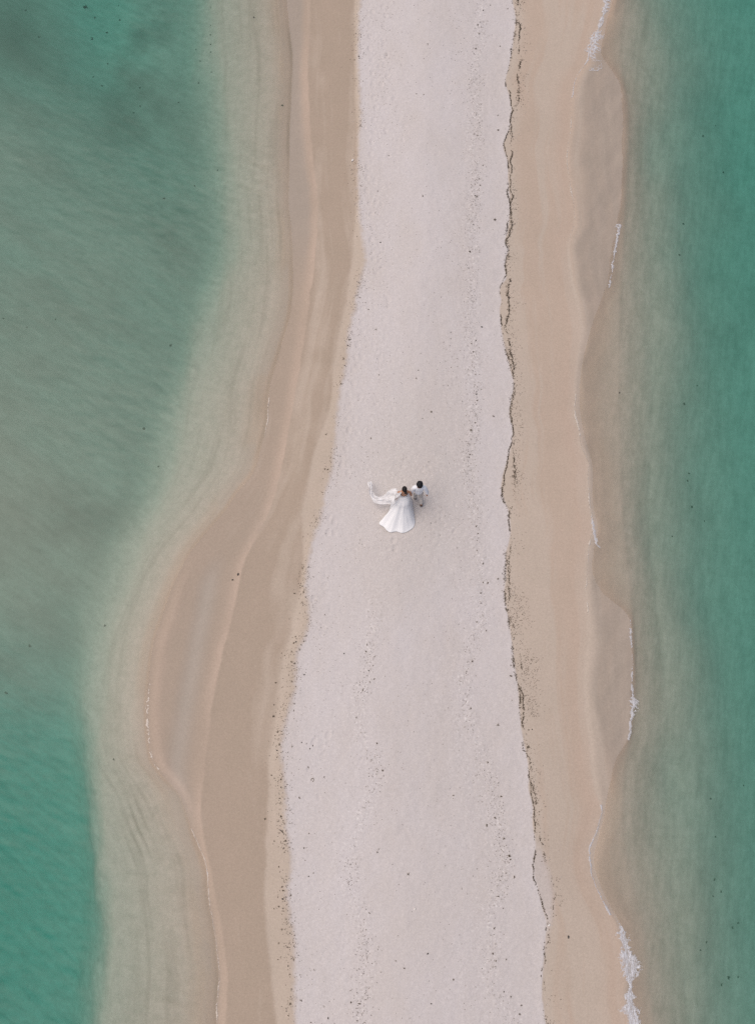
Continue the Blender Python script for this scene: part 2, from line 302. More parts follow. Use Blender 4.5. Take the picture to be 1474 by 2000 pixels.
lines = np.maximum(lines, .22*np.exp(-((X - xRS - .05)/.16)**2) * ((V > 200) & (V < 560) | (V > 1190) & (V < 1480)) * vis * (.6 + fbm(X*.6, Y*.4, 97, 3)))
speck = np.clip(dry*(.9*band + .5*np.clip(bandw, 0, 1) + .8*band2 + .25*np.clip(tramp, 0, 1)), 0, 1)
greyed = np.clip(np.exp(-((U-815)/95)**2 - ((V-960)/190)**2)*vis + .35*(.5+fbm(X*.35, Y*.2, 98, 3)), 0, 1)*dry

# ---- sand material
gm, t, p = mat('sand')
nd, lk = t.nodes, t.links
def attr(n):
    a = nd.new('ShaderNodeAttribute'); a.attribute_name = n; return a.outputs['Fac']
def noise(scale, detail=3, rough=.5, stretch=None):
    n = nd.new('ShaderNodeTexNoise'); n.inputs['Scale'].default_value = scale; n.inputs['Detail'].default_value = detail; n.inputs['Roughness'].default_value = rough
    geo = nd.new('ShaderNodeNewGeometry'); src = geo.outputs['Position']
    if stretch:
        m = nd.new('ShaderNodeMapping'); m.inputs['Scale'].default_value = stretch; lk.new(src, m.inputs['Vector']); src = m.outputs[0]
    lk.new(src, n.inputs['Vector']); return n.outputs['Fac']
def mathn(op, a, b=None, c=None):
    n = nd.new('ShaderNodeMath'); n.operation = op
    for i, q in enumerate((a, b, c)):
        if q is None: continue
        if isinstance(q, (int, float)): n.inputs[i].default_value = q
        else: lk.new(q, n.inputs[i])
    return n.outputs[0]
def mix(f, a, b, mode='MIX'):
    n = nd.new('ShaderNodeMix'); n.data_type = 'RGBA'; n.blend_type = mode
    if isinstance(f, (int, float)): n.inputs['Factor'].default_value = f
    else: lk.new(f, n.inputs['Factor'])
    for s, q in (('A', a), ('B', b)):
        if isinstance(q, tuple): n.inputs[s].default_value = (*q, 1)
        else: lk.new(q, n.inputs[s])
    return n.outputs['Result']
def maprange(x, a, b, c, d):
    n = nd.new('ShaderNodeMapRange'); lk.new(x, n.inputs[0])
    for i, q in enumerate((a, b, c, d)): n.inputs[i+1].default_value = q
    return n.outputs[0]
DAMP_L, DAMP_R = (.398, .313, .246), (.517, .406, .325)
PALE, PEACH = (.535, .445, .370), (.515, .395, .315)
FILM_AND_SHADE, SEABED = (.350, .290, .240), (.440, .380, .328)
DRY, DRY2 = (.600, .550, .545), (.545, .500, .478)
ALGAE, TROUGH_AND_SHADE = (.155, .130, .105), (.20, .175, .135)
c = mix(attr('right'), DAMP_L, DAMP_R)
stre = attr('streaks')
c = mix(maprange(stre, .38, .68, 0, .75), c, PALE)
c = mix(attr('pale'), c, PALE)
c = mix(attr('film_and_shade'), c, FILM_AND_SHADE)
c = mix(attr('peach'), c, PEACH)
c = mix(attr('sunk'), c, SEABED)
c = mix(maprange(noise(.9, 4, .6), .35, .7, 0, .30), c, mix(1.0, c, (.86, .88, .86), 'MULTIPLY'))
c = mix(mathn('MULTIPLY', attr('sunk'), maprange(noise(3.4, 6, .75), .40, .66, 0, .6)), c, mix(1.0, c, (.76, .80, .77), 'MULTIPLY'))
def ripple(rot, stretch, sc):
    geo = nd.new('ShaderNodeNewGeometry'); m = nd.new('ShaderNodeMapping'); m.vector_type = 'TEXTURE'; m.inputs['Rotation'].default_value = (0, 0, rot); m.inputs['Scale'].default_value = stretch
    lk.new(geo.outputs['Position'], m.inputs['Vector']); n = nd.new('ShaderNodeTexNoise'); n.inputs['Scale'].default_value = sc; n.inputs['Detail'].default_value = 3; n.inputs['Roughness'].default_value = .6
    lk.new(m.outputs[0], n.inputs['Vector']); return n.outputs['Fac']
rpl = mix(attr('right'), ripple(R(-33), (5, 1, 1), 5.5), ripple(R(78), (4.5, 1, 1), 4.5))
c = mix(mathn('MULTIPLY', attr('ripples'), maprange(rpl, .38, .66, 0, .75)), c, mix(1.0, c, (.80, .83, .82), 'MULTIPLY'))
c = mix(attr('trough_and_shade'), c, TROUGH_AND_SHADE)
c = mix(attr('algae'), c, ALGAE)
dryc = mix(attr('greyed'), DRY, DRY2)
dryc = mix(maprange(noise(.7, 4, .6, (1, .5, 1)), .35, .68, 0, .8), dryc, (.562, .506, .480))
c = mix(attr('dry'), c, dryc)
# grains, shell grit and small pock marks
gr = noise(15, 4, .8); gr2 = noise(34, 3, .7)
c = mix(1.0, c, mix(maprange(gr, .28, .72, 0, 1), (.90, .897, .893), (1.09, 1.093, 1.096)), 'MULTIPLY')
c = mix(1.0, c, mix(maprange(gr2, .3, .7, 0, 1), (.92, .92, .92), (1.08, 1.08, 1.08)), 'MULTIPLY')
pk = noise(13, 2, .5); sp = attr('speck')
c = mix(mathn('MULTIPLY', maprange(pk, .62, .70, 0, 1), mathn('ADD', mathn('MULTIPLY', sp, .55), .04)), c, (.27, .23, .20))
c = mix(mathn('MULTIPLY', maprange(noise(15, 2, .5), .60, .68, 0, 1), mathn('MULTIPLY', sp, .7)), c, (.76, .71, .68))
lk.new(c, p.inputs['Base Color'])
lk.new(maprange(attr('film_and_shade'), 0, 1, .88, .42), p.inputs['Roughness']); p.inputs['Specular IOR Level'].default_value = .3
bp = nd.new('ShaderNodeBump'); bp.inputs['Distance'].default_value = .012
lk.new(mathn('ADD', mathn('MULTIPLY', attr('dry'), .55), .18), bp.inputs['Strength']); lk.new(mathn('ADD', gr, mathn('MULTIPLY', pk, mathn('MULTIPLY', sp, 1.6))), bp.inputs['Height'])
lk.new(bp.outputs[0], p.inputs['Normal'])
ny, nx = X.shape
idx = np.arange(nx*ny).reshape(ny, nx)
F = np.stack([idx[:-1,:-1].ravel(), idx[:-1,1:].ravel(), idx[1:,1:].ravel(), idx[1:,:-1].ravel()], 1)
sand = bulk_mesh('ground', np.stack([X.ravel(), Y.ravel(), ZG.ravel()], 1), F, gm, smooth=True)
tag(sand, 'long pale sandbar running up the picture between two stretches of sea', 'sandbar', kind='structure')
for n, arr in (('right', (~left)*1.0), ('streaks', streaks), ('pale', pale), ('film_and_shade', film_and_shade), ('peach', peach), ('sunk', sunk), ('trough_and_shade', lines*.8), ('algae', np.clip(alg*sunk, 0, .9)), ('dry', dry), ('ripples', sunk*(1-shelfL)), ('greyed', greyed), ('speck', speck)):
    at = sand.data.attributes.new(n, 'FLOAT', 'POINT'); at.data.foreach_set('value', np.broadcast_to(arr, X.shape).astype(np.float32).ravel())

# ------------------------------------------------------------------ water: a closed body with a rippled top and a sea-green absorption
wm = bpy.data.materials.new('sea_water'); wm.use_nodes = True; t = wm.node_tree; nd, lk = t.nodes, t.links
for n in list(nd): nd.remove(n)
out = nd.new('ShaderNodeOutputMaterial')
tr = nd.new('ShaderNodeBsdfTransparent'); gl = nd.new('ShaderNodeBsdfGlossy'); gl.inputs['Roughness'].default_value = .29
fr = nd.new('ShaderNodeFresnel'); fr.inputs['IOR'].default_value = 1.33
mxs = nd.new('ShaderNodeMixShader'); lk.new(fr.outputs[0], mxs.inputs[0]); lk.new(tr.outputs[0], mxs.inputs[1]); lk.new(gl.outputs[0], mxs.inputs[2])
va = nd.new('ShaderNodeVolumeAbsorption'); va.inputs['Color'].default_value = (0.0, .838, .800, 1); va.inputs['Density'].default_value = .40
lk.new(mxs.outputs[0], out.inputs['Surface']); lk.new(va.outputs[0], out.inputs['Volume'])
wx = np.array(outer(-17.5, -1, .3)[::-1] + spread(-17.5, -3.2, .055) + spread(-3.2, 5.2, .6) + spread(5.2, 17.5, .055) + outer(17.5, 1, .3))
wy = np.array(outer(-13, -1, .3)[::-1] + spread(-13, 29.5, .06) + outer(29.5, 1, .3))
WX, WY = np.meshgrid(wx, wy)
def rot(x, y, a): return x*math.cos(a)+y*math.sin(a), -x*math.sin(a)+y*math.cos(a)
wvis = ss(22, 17, np.abs(WX)) * ss(26, 21, np.abs(WY-8))
p1, q1 = rot(WX, WY, R(-28)); p2, q2 = rot(WX, WY, R(-62)); p3, q3 = rot(WX, WY, R(-12))
gust = np.clip(.55 + 1.2*fbm(WX*.22, WY*.22, 701, 3), .1, 1.3)
WZ = wvis * (.010*fbm(p2*.35, q2*.8, 702, 2) + gust*(.015*fbm(p1*1.3, q1*3.6, 703, 2) + .008*fbm(p3*2.2, q3*6.5, 704, 2)))
# calmer where it laps on the sand
xa = cL4(wy)[:, None]; xb = cR5(wy)[:, None]
WZ = WZ * np.clip(.12 + ss(0, 1.2, np.maximum(xa - WX, WX - xb)), 0, 1)
ny, nx = WX.shape; idx = np.arange(nx*ny).reshape(ny, nx)
Ft = np.stack([idx[:-1,:-1].ravel(), idx[:-1,1:].ravel(), idx[1:,1:].ravel(), idx[1:,:-1].ravel()], 1)
rim = np.concatenate([idx[0, :-1], idx[:-1, -1], idx[-1, :0:-1], idx[:0:-1, 0]]); nr = len(rim); n0 = nx*ny
VT = np.stack([WX.ravel(), WY.ravel(), WZ.ravel()], 1); VB = VT[rim].copy(); VB[:, 2] = -40
k = np.arange(nr); Fs = np.stack([rim, n0+k, n0+(k+1) % nr, rim[(k+1) % nr]], 1)
cidx = [0, nx-1, nx-1+ny-1, 2*(nx-1)+ny-1]
Fb = np.array([[n0+cidx[3], n0+cidx[2], n0+cidx[1], n0+cidx[0]]])
water = bulk_mesh('water', np.concatenate([VT, VB]), np.concatenate([Ft, Fs, Fb]), wm, smooth=True)
tag(water, 'clear shallow green sea on both sides of the sandbar', 'sea', kind='structure')

# ------------------------------------------------------------------ foam: froth built as raised lace on the water's edge
foam_m, t, p = mat('foam'); p.inputs['Base Color'].default_value = (.74, .735, .77, 1); p.inputs['Roughness'].default_value = .7
n_ = t.nodes.new('ShaderNodeTexNoise'); n_.inputs['Scale'].default_value = 40
n2_ = t.nodes.new('ShaderNodeTexNoise'); n2_.inputs['Scale'].default_value = 16; n2_.inputs['Detail'].default_value = 4; n2_.inputs['Roughness'].default_value = .7
r_ = t.nodes.new('ShaderNodeMapRange'); r_.inputs[1].default_value = .38; r_.inputs[2].default_value = .62; r_.inputs[3].default_value = .22; r_.inputs[4].default_value = .95
t.links.new(n2_.outputs['Fac'], r_.inputs[0]); t.links.new(r_.outputs[0], p.inputs['Alpha'])
b_ = t.nodes.new('ShaderNodeBump'); b_.inputs['Strength'].default_value = .5; b_.inputs['Distance'].default_value = .01
t.links.new(n_.outputs['Fac'], b_.inputs['Height']); t.links.new(b_.outputs[0], p.inputs['Normal'])
thin_m = simple_mat('thin_foam', (.60, .52, .45), .6, .10, 25)
def foam(pts, label, seed, m=None, cell=.014, fine=1.0):
    """pts: (row, column, half width in photo px, density) down the middle of the patch"""
    v, u, w, d = (np.array(q, float) for q in zip(*pts))
    x, y = unproject(u, v, 0); w = w * .0175; o = np.argsort(y); x, y, w, d = x[o], y[o], w[o], d[o]
    ya, yb = y[0], y[-1]; xa, xb = x.min()-w.max()-.1, x.max()+w.max()+.1
    ax = np.arange(xa, xb, cell); ay = np.arange(ya, yb, cell); A, Bq = np.meshgrid(ax, ay)
    xc = hermite(ay, y, x)[:, None]; ww = np.interp(ay, y, w)[:, None]; dd = np.interp(ay, y, d)[:, None]
    jit = .035*fbm(A*0 + seed, Bq*4, seed, 4) + .01*fbm(A*0, Bq*18, seed+3, 2)
    q = np.abs(A - xc - jit) / (ww * np.clip(1 + 1.5*fbm(A*0+3, Bq*3, seed+5, 3), .3, 2))
    lace = worley(A*6*fine + .8*fbm(A*4, Bq*4, seed+8, 2), Bq*6*fine + .8*fbm(A*4+9, Bq*4, seed+9, 2), seed)
    lace2 = worley(A*17*fine, Bq*17*fine, seed+2)
    val = dd*1.05*np.clip(1.15 - q, 0, 1)**.8 - 1.05*lace - .55*lace2 + .75*fbm(A*2.2, Bq*2.2, seed+11, 4) + .10
    keep = (val > .12 + .25*_hash(np.floor(A/cell), np.floor(Bq/cell), seed)) & (q < 1.35)
    hgt = .006 + .022*np.clip(val-.12, 0, .7) + .006*vnoise(A*40, Bq*40, seed)
    i, j = np.nonzero(keep[:-1, :-1])
    if len(i) == 0: return None
    G = np.maximum(ground_v(A.ravel(), Bq.ravel()).reshape(A.shape), 0.0) + hgt
    ids = np.arange(A.size).reshape(A.shape)
    Fq = np.stack([ids[i, j], ids[i, j+1], ids[i+1, j+1], ids[i+1, j]], 1)
    usedv, inv = np.unique(Fq, return_inverse=True)
    Vt = np.stack([A.ravel()[usedv], Bq.ravel()[usedv], G.ravel()[usedv]], 1)
    return tag(bulk_mesh('sea_foam', Vt, inv.reshape(Fq.shape), m or foam_m, smooth=True), label, 'foam', kind='stuff')
def along(tab, v0, v1, w, d, off=0, step=12):
    vv = np.array([p[0] for p in tab], float); uu = np.array([p[1] for p in tab], float)
    q = np.arange(v0, v1+.1, step); return [(a, b+off, w, d) for a, b in zip(q, hermite(q, vv, uu))]
foam([(-30,1190,10,1.2),(0,1184,9,1.25),(22,1180,8,1.15),(42,1173,5,1.0),(60,1167,4,.9),(75,1163,5,.8)], 'white froth at the top end of the right waterline', 1)
foam([(60,1166,7,.6),(75,1162,12,.85),(92,1159,13,.9),(108,1156,10,.8),(125,1156,12,.5),(140,1158,12,.42)], 'lacy patch of white froth below the top right foam', 2)
foam(along(R4, 96, 200, 1.6, .95), 'thin white foam line bending in below the lacy froth', 3)
foam(along(R4, 200, 470, 1.2, .72), 'faint broken foam line along the upper right waterline', 4, thin_m)
foam([(438,1207,4,.75),(455,1206,4,.9),(480,1201,3.5,.85),(510,1197,3,.8),(535,1193,2,.7),(562,1187,2,.7)], 'small broken white foam streak at the edge of the upper brown wash', 5)
foam(along(R4, 770, 912, 1.3, .95), 'thin foam line at the waterline right of the couple, upper stretch', 6, thin_m)
foam(along(R4, 905, 1030, 1.3, .8), 'thin foam line at the waterline right of the couple, lower stretch', 7, thin_m)
foam([(1008,1153,3,.9),(1022,1156,3.2,1.1),(1040,1159,3,1.1),(1056,1162,2.6,1.1),(1066,1166,2.5,1.1),(1070,1171,2.5,1.1)], 'short bright white foam curl at the right waterline below the couple', 8)
foam([(1036,1156,1.2,.8),(1052,1152,1.2,.85),(1075,1146,1.3,.9),(1100,1146,1.3,.9),(1130,1143,1.3,.9),(1150,1142,1.2,.8),(1200,1146,1.1,.7)], 'faint foam line running down from the short foam curl', 9, thin_m)
foam([(1205,1229,1.5,.65),(1260,1232,2.6,.8),(1275,1233,2.2,.75),(1300,1233,1.6,.6),(1330,1233,4,.75),(1345,1234,6,.95),(1365,1235,7,1.0),(1385,1235,5.5,.95),(1405,1231,3,.95),(1425,1230,2.6,.95),(1446,1226,2,.8)], 'narrow white froth streak at the edge of the lower brown wash', 10)
foam(along(R4, 1570, 1788, 1.6, 1.0), 'crisp white foam line curving round the lower right wash', 11)
foam([(1790,1196,2,.4),(1803,1208,5,.55),(1825,1214,7,.7),(1845,1218,9,.85),(1862,1222,10,1.05),(1890,1227,11,1.1),(1920,1229,11,.85),(1945,1227,12,1.1),(1965,1228,13,1.15),(1985,1235,15,1.05),(2000,1240,17,1.05),(2040,1246,18,1.05)], 'thick white froth at the bottom end of the right waterline', 12)
foam(along(L4, 1618, 2030, .85, 1.1), 'thin pale foam line along the lower left waterline', 13, thin_m)
foam([(1694,403,1.2,.9),(1703,404,2.4,1.2),(1712,405,1.0,.9)], 'tiny bright foam fleck on the lower left waterline', 14)
foam(along(L4, 770, 860, 1.0, .75), 'faint short foam line on the left waterline level with the couple', 15, thin_m)
foam(along(L4, 1335, 1505, 3.0, .42, 1), 'faint lacy foam on the outer left bulge of the bar', 16, thin_m)

# ------------------------------------------------------------------ wrack: the dark line of weed and twigs at the swash limit
weed_m = simple_mat('dried_weed', (.120, .092, .066), .9, .55, 60)
twig_m = simple_mat('dark_driftwood', (.075, .055, .040), .85, .4, 50)
shell_m = simple_mat('shell_grit', (.74, .69, .65), .6, .12, 40)
grit_m = simple_mat('dark_grit', (.21, .175, .15), .9, .4, 40)
def bits(name, px, py, ln, wd, th, ang, material, rng):
    """many small bent slivers lying on the sand, one mesh"""
    n = len(px); ca, sa = np.cos(ang), np.sin(ang); bend = rng.uniform(-.35, .35, n) * ln
    base = np.array([[-1,-.5,0],[-1,.5,0],[0,.6,1],[0,-.6,1],[1,.35,.2],[1,-.35,.2],[0,0,-.3]])
    Vx = np.zeros((n, 7, 3)); z0 = ground_v(px, py)
    for k, (a, b, c_) in enumerate(base):
        lx = a*ln*.5; ly = b*wd + (bend if a == 0 else 0)
        Vx[:, k, 0] = px + lx*ca - ly*sa; Vx[:, k, 1] = py + lx*sa + ly*ca; Vx[:, k, 2] = z0 + .004 + c_*th
    tri = np.array([[0,3,2],[0,2,1],[2,3,5],[2,5,4],[0,6,3],[1,2,6],[6,5,3],[6,2,4],[0,1,6],[4,5,6]])
    Fx = (tri[None] + 7*np.arange(n)[:, None, None]).reshape(-1, 3)
    return bulk_mesh(name, Vx.reshape(-1, 3), Fx, material)
def wrack(c, n, v0, v1, dens, spread_m, seed, zref=.42):
    rg = np.random.default_rng(seed)
    ya = float(unproject(737, v1, zref)[1]); yb = float(unproject(737, v0, zref)[1])
    y = rg.uniform(ya, yb, n*3); cl = fbm(y*0+seed, y*2.2, seed, 4); vv = project(0*y, y, zref)[1]
    ok = rg.uniform(0, 1, n*3) < np.interp(vv, *zip(*dens)) * np.clip(.5 + 2.1*cl, .04, 1.5)
    y = y[ok][:n]; x = c(y) + .11*fbm(y*0, y*2.6, seed+1, 4) + rg.laplace(0, spread_m, len(y))*np.clip(.8+1.6*fbm(y*0+5, y*1.1, seed+2, 3), .25, 2.2)
    slope = (c(y+.1)-c(y-.1))/.2
    return x, y, math.pi/2 - np.arctan(slope) + rg.normal(0, .8, len(y)), rg
x, y, an, rg = wrack(cR1, 2700, -60, 2060, [(-60,1),(400,1),(700,.95),(1200,1.0),(1300,.75),(1700,.7),(1800,.5),(1860,.25),(2060,.5)], .012, 201)
tag(bits('wrack_line', x, y, rg.uniform(.02, .065, len(x)), rg.uniform(.006, .013, len(x)), rg.uniform(.006, .014, len(x)), an, weed_m, rg), 'long dark line of dried seaweed at the right edge of the white sand', 'wrack line', kind='stuff')
x, y, an, rg = wrack(cR1B, 3000, -60, 2060, [(-60,.9),(210,.9),(250,.5),(360,.9),(700,.8),(760,.2),(880,.15),(900,.5),(990,.5),(1040,.35),(1400,.4),(1700,.12),(2060,.12)], .018, 211)
tag(bits('wrack_line', x, y, rg.uniform(.02, .06, len(x)), rg.uniform(.006, .012, len(x)), rg.uniform(.006, .014, len(x)), an, weed_m, rg), 'thinner second seaweed line just seaward of the main dark wrack line', 'wrack line', kind='stuff')
def scatter(c, n, v0, v1, sig, seed, zref=.5, clum=1.5, freq=1.3):
    rg = np.random.default_rng(seed); ya = float(unproject(737, v1, zref)[1]); yb = float(unproject(737, v0, zref)[1])
    y = rg.uniform(ya, yb, n*3); ok = rg.uniform(0, 1, n*3) < np.clip(.35 + clum*fbm(y*0+seed, y*freq, seed, 3), .03, 1)
    y = y[ok][:n]; return c(y) + rg.normal(0, sig, len(y)), y, rg.uniform(0, 3.14, len(y)), rg
def grit(parts, ln, wd, m, label, name, seed):
    x = np.concatenate([q[0] for q in parts]); y = np.concatenate([q[1] for q in parts]); a = np.concatenate([q[2] for q in parts]); rg = np.random.default_rng(seed)
    tag(bits(name, x, y, rg.uniform(*ln, len(x)), rg.uniform(*wd, len(x)), rg.uniform(.006, .014, len(x)), a, m, rg), label, 'beach debris', kind='stuff')
cRfar = lambda y: cR1B(y) + .12
grit([scatter(cBAND, 650, -40, 2040, .16, 301), scatter(cBAND2, 260, 1165, 2020, .16, 302), scatter(lambda y: cBAND(y)-.7, 200, -40, 2040, .5, 306)], (.015, .040), (.007, .015), grit_m, 'fine dark bits strewn along the faint old tide lines on the white sand', 'debris_flecks', 1)
grit([scatter(cL1, 800, -40, 2040, .16, 303, .42), scatter(lambda y: cL1(y)-.12, 500, 1000, 2040, .13, 304, .42)], (.014, .042), (.006, .014), grit_m, 'fine dark bits strewn along the left edge of the white sand', 'debris_flecks', 2)
grit([scatter(cRfar, 900, -40, 2040, .14, 305, .4), scatter(lambda y: cR1B(y)+.3, 350, 1150, 1400, .18, 307, .4)], (.015, .045), (.006, .012), grit_m, 'fine dark bits strewn just seaward of the wrack lines', 'debris_flecks', 3)
grit([scatter(cBAND, 1100, -40, 2040, .20, 311), scatter(cBAND2, 150, 1165, 2020, .18, 312), scatter(cL1, 350, -40, 2040, .14, 313, .42), scatter(cRfar, 200, -40, 2040, .2, 314, .4)], (.014, .036), (.008, .018), shell_m, 'pale shell grit scattered along the old tide lines', 'shell_grit', 4)
xm = lambda y: .5*(cL1(y)+cR1(y))
grit([scatter(xm, 550, -40, 2040, 1.5, 321, .55, .3), scatter(lambda y: cL1(y)+.9, 500, -40, 2040, .6, 322, .5, .8)], (.012, .030), (.006, .013), grit_m, 'fine dark specks spread thinly over the white sand', 'debris_flecks', 5)

# ------------------------------------------------------------------ single pieces of debris one can point at
rd = random.Random(11)
def sliver_mesh(name, n, ln, wd, seed, m):
    r = random.Random(seed); vs_, fs = [], []
    for _ in range(n):
        a = r.uniform(0, 6.28); ox, oy = r.uniform(-.35, .35)*ln, r.uniform(-.35, .35)*ln; l = ln*r.uniform(.5, 1); w = wd*r.uniform(.6, 1.3); k0 = len(vs_); tilt = r.uniform(.0, .35)
        bend = r.uniform(-.5, .5)
        for s_ in range(4):
            f = s_/3 - .5; aa = a + bend*f; wi = w*(1 - (2*f)**2*.75)
            cx, cy = ox + l*f*math.cos(aa), oy + l*f*math.sin(aa); cz = .012 + tilt*l*max(f, -.2)*.4 + .012*math.sin(f*5)
            for sd, dz in ((-1, 0), (0, .012), (1, 0), (0, -.010)):
                vs_.append((cx - sd*wi*math.sin(aa), cy + sd*wi*math.cos(aa), cz + dz))
        for s_ in range(3):
            for e in range(4):
                p0 = k0 + s_*4 + e; p1 = k0 + s_*4 + (e+1) % 4; fs.append((p0, p1, p1+4, p0+4))
        fs.append((k0, k0+3, k0+2, k0+1)); fs.append((k0+12, k0+13, k0+14, k0+15))
    me = bpy.data.meshes.new(name); me.from_pydata(vs_, [], fs); me.materials.append(m); me.update(); return me
def pebble_mesh(name, seed, m, sq=.6):
    bm = bmesh.new(); bmesh.ops.create_icosphere(bm, subdivisions=2, radius=.03)
    r = random.Random(seed); k = [r.uniform(-1, 1) for _ in range(6)]
    for v in bm.verts:
        d = v.co.normalized(); f = 1 + .16*math.sin(3*d.x+k[0]*3)*math.cos(2*d.y+k[1]*3) + .12*math.sin(4*d.y+5*d.z+k[2])
        v.co = Vector((v.co.x*f*1.25, v.co.y*f*.85, v.co.z*f*sq + .012))
    me = bpy.data.meshes.new(name); bm.to_mesh(me); bm.free(); me.materials.append(m); me.polygons.foreach_set('use_smooth', [True]*len(me.polygons)); return me
def curl_mesh(name, m):
    vs_, fs = [], []; n = 14
    for i in range(n):
        a = i/n*5.6; rr = .045 + .006*math.sin(3*a)
        for e in range(5):
            b = e/5*6.283; w = .010*(1-.4*abs(i/n-.5)); vs_.append(((rr+w*math.cos(b))*math.cos(a)*1.2, (rr+w*math.cos(b))*math.sin(a), .012+w*math.sin(b)))
    for i in range(n-1):
        for e in range(5): fs.append((i*5+e, i*5+(e+1) % 5, i*5+5+(e+1) % 5, i*5+5+e))
    fs += [tuple(range(4, -1, -1)), tuple(range(n*5-5, n*5))]
    me = bpy.data.meshes.new(name); me.from_pydata(vs_, [], fs); me.materials.append(m); me.update(); return me
scraps = [sliver_mesh('seaweed_scrap', n, .085, .013, 40+n, weed_m) for n in (2, 3, 4, 3, 5)]
scraps[3] = sliver_mesh('seaweed_scrap', 3, .10, .010, 77, weed_m)
twigs = [sliver_mesh('twig', 1, .13, .009, 50, twig_m), sliver_mesh('twig', 2, .12, .008, 51, twig_m)]
stone_m = simple_mat('dark_stone', (.055, .050, .048), .8, .35, 45)
pebbles = [pebble_mesh('pebble', 60+k, stone_m) for k in range(3)]
def place(me, name, u, v, s, label, cat, group=None):
    x, y, z = on_ground(u, v)
    o = bpy.data.objects.new(name, me); COL.objects.link(o); o.location = (x, y, z); o.rotation_euler = (0, 0, rd.uniform(0, 6.28)); o.scale = (s, s*rd.uniform(.8, 1.2), s)
    return tag(o, label, cat, group)
def px(ox, oy, s, pts): return [(ox + a/s, oy + b/s) for a, b in pts]
def ordinal(n): return '%d%s' % (n, 'th' if 10 <= n % 100 <= 20 else {1: 'st', 2: 'nd', 3: 'rd'}.get(n % 10, 'th'))
def in_order(done, where):
    count = {}
    for v, o in sorted(done, key=lambda q: q[0]):
        what = o['label']; count[what] = count.get(what, 0) + 1
        o['label'] = what + ' ' + where + ', ' + ordinal(count[what]) + ' from the top'
LEFT_EDGE = px(400, 1100, 3.685, [(745,28),(703,38),(685,163),(703,165),(732,178),(712,206),(645,215),(725,245),(722,352),(605,402),(650,525),(730,522),(640,573),(656,566),(712,562),(693,587),(677,620),(590,630),(630,638),(552,646),(575,665),(625,710),(645,722),(512,858),(627,850),(554,896),(612,942),(563,1015),(640,1010),(498,1020),(640,1060),(497,1103),(583,1125),(553,1207),(525,1213),(510,1240),(537,1305),(520,1347),(549,1363),(468,1383),(523,1395),(553,1518),(477,1530),(501,1548),(550,1557),(549,1612),(527,1605),(540,1690),(548,1720),(549,1822)]) \
  + px(400, 1500, 3.685, [(436,367),(520,383),(548,348),(573,400),(503,523),(583,522),(567,580),(573,605),(535,710),(545,748),(570,818),(557,858),(565,880),(530,925),(560,942),(495,1012),(533,998),(567,1025),(607,1093),(556,1161),(613,1188),(641,1203),(533,1260),(597,1290),(643,1280),(525,1382),(545,1363),(600,1425),(610,1486),(640,1375),(626,1590),(627,1666),(617,1697),(587,1750),(601,1784)]) \
  + px(660, 600, 3.685, [(70,273),(40,370),(25,552),(80,235),(48,420)]) + px(660, 0, 3.685, [(127,567),(131,242),(138,1700),(160,905),(150,405)]) + px(250, 500, 2.948, [(1140,1027),(1133,1228),(1150,1228),(1170,1110),(1118,1365),(1265,515),(1240,590)])
MID_SAND = px(400, 1100, 3.685, [(882,107),(865,372),(837,466),(715,802),(697,1290),(628,1320),(737,1297),(779,1313),(755,1335),(743,1470),(858,1543),(1002,650),(1145,1247),(1237,1297),(1282,1493)]) \
  + px(400, 1500, 3.685, [(697,1672),(857,1713),(887,1800),(765,1830),(725,668),(780,755),(747,780),(620,917),(683,215),(715,575),(750,473),(1182,1044),(1437,1438),(1372,1388),(1110,1693),(1050,1688),(1135,1835),(1465,762),(788,1455),(1250,585),(1240,607)]) \
  + px(660, 0, 3.685, [(616,420),(645,318),(607,1410),(285,1377),(305,1745),(563,675),(615,682),(351,395),(365,1120)]) + px(660, 600, 3.685, [(220,15),(273,160),(250,148),(578,453),(563,513),(808,180),(812,230),(672,752),(646,1112),(855,370),(235,943),(605,803),(295,488),(890,677)]) + px(750, 1500, 3.685, [(498,200),(497,1524),(338,1696),(313,1336),(173,762),(145,1438)])
OLD_LINE = px(400, 1100, 3.685, [(1178,773),(1165,587),(1160,633),(1218,670),(1137,915),(1190,853),(1220,835),(1137,990),(1090,1110)]) + px(400, 1500, 3.685, [(1047,697),(1035,826)])
TIDE = px(750, 1500, 3.685, [(795,358),(737,412),(862,512),(900,630),(907,656),(932,785),(855,1005),(792,1150),(875,1373),(795,1428),(860,1610),(910,1647),(985,1710),(972,1772),(783,1335),(805,1390),(817,925)]) \
  + px(660, 0, 3.685, [(1043,75),(1095,38),(1003,180),(1027,197),(1012,243),(990,352),(978,390),(1020,772),(992,818),(972,847),(1015,884),(1003,973),(1019,1070),(1043,1191),(1016,1288),(1022,1332),(985,1408),(1000,1415),(1026,1475),(1012,1643),(973,1617),(948,1810),(1017,1813)]) \
  + px(660, 600, 3.685, [(963,262),(972,320),(988,240),(968,460),(987,484),(980,570),(993,627),(1001,670),(985,830),(957,885),(940,985),(945,1060)]) + px(880, 700, 2.948, [(147,967),(155,1010),(148,1050),(150,1107),(185,1180),(187,1290),(210,1293),(172,1350),(173,1405)]) \
  + px(880, 1200, 2.948, [(150,45),(203,98),(123,268),(87,332),(113,540),(210,852),(272,970),(195,897),(290,1050),(253,1170),(207,1213),(305,1293),(337,1390),(344,1408)])
NEAR_WRACK = px(660, 0, 3.685, [(1218,63),(1165,332),(1148,830),(1150,935),(1128,1583)]) + px(660, 600, 3.685, [(1033,143),(1117,25),(1115,785)]) + px(880, 1200, 2.948, [(270,637),(343,355)]) + px(880, 700, 2.948, [(272,1270)])
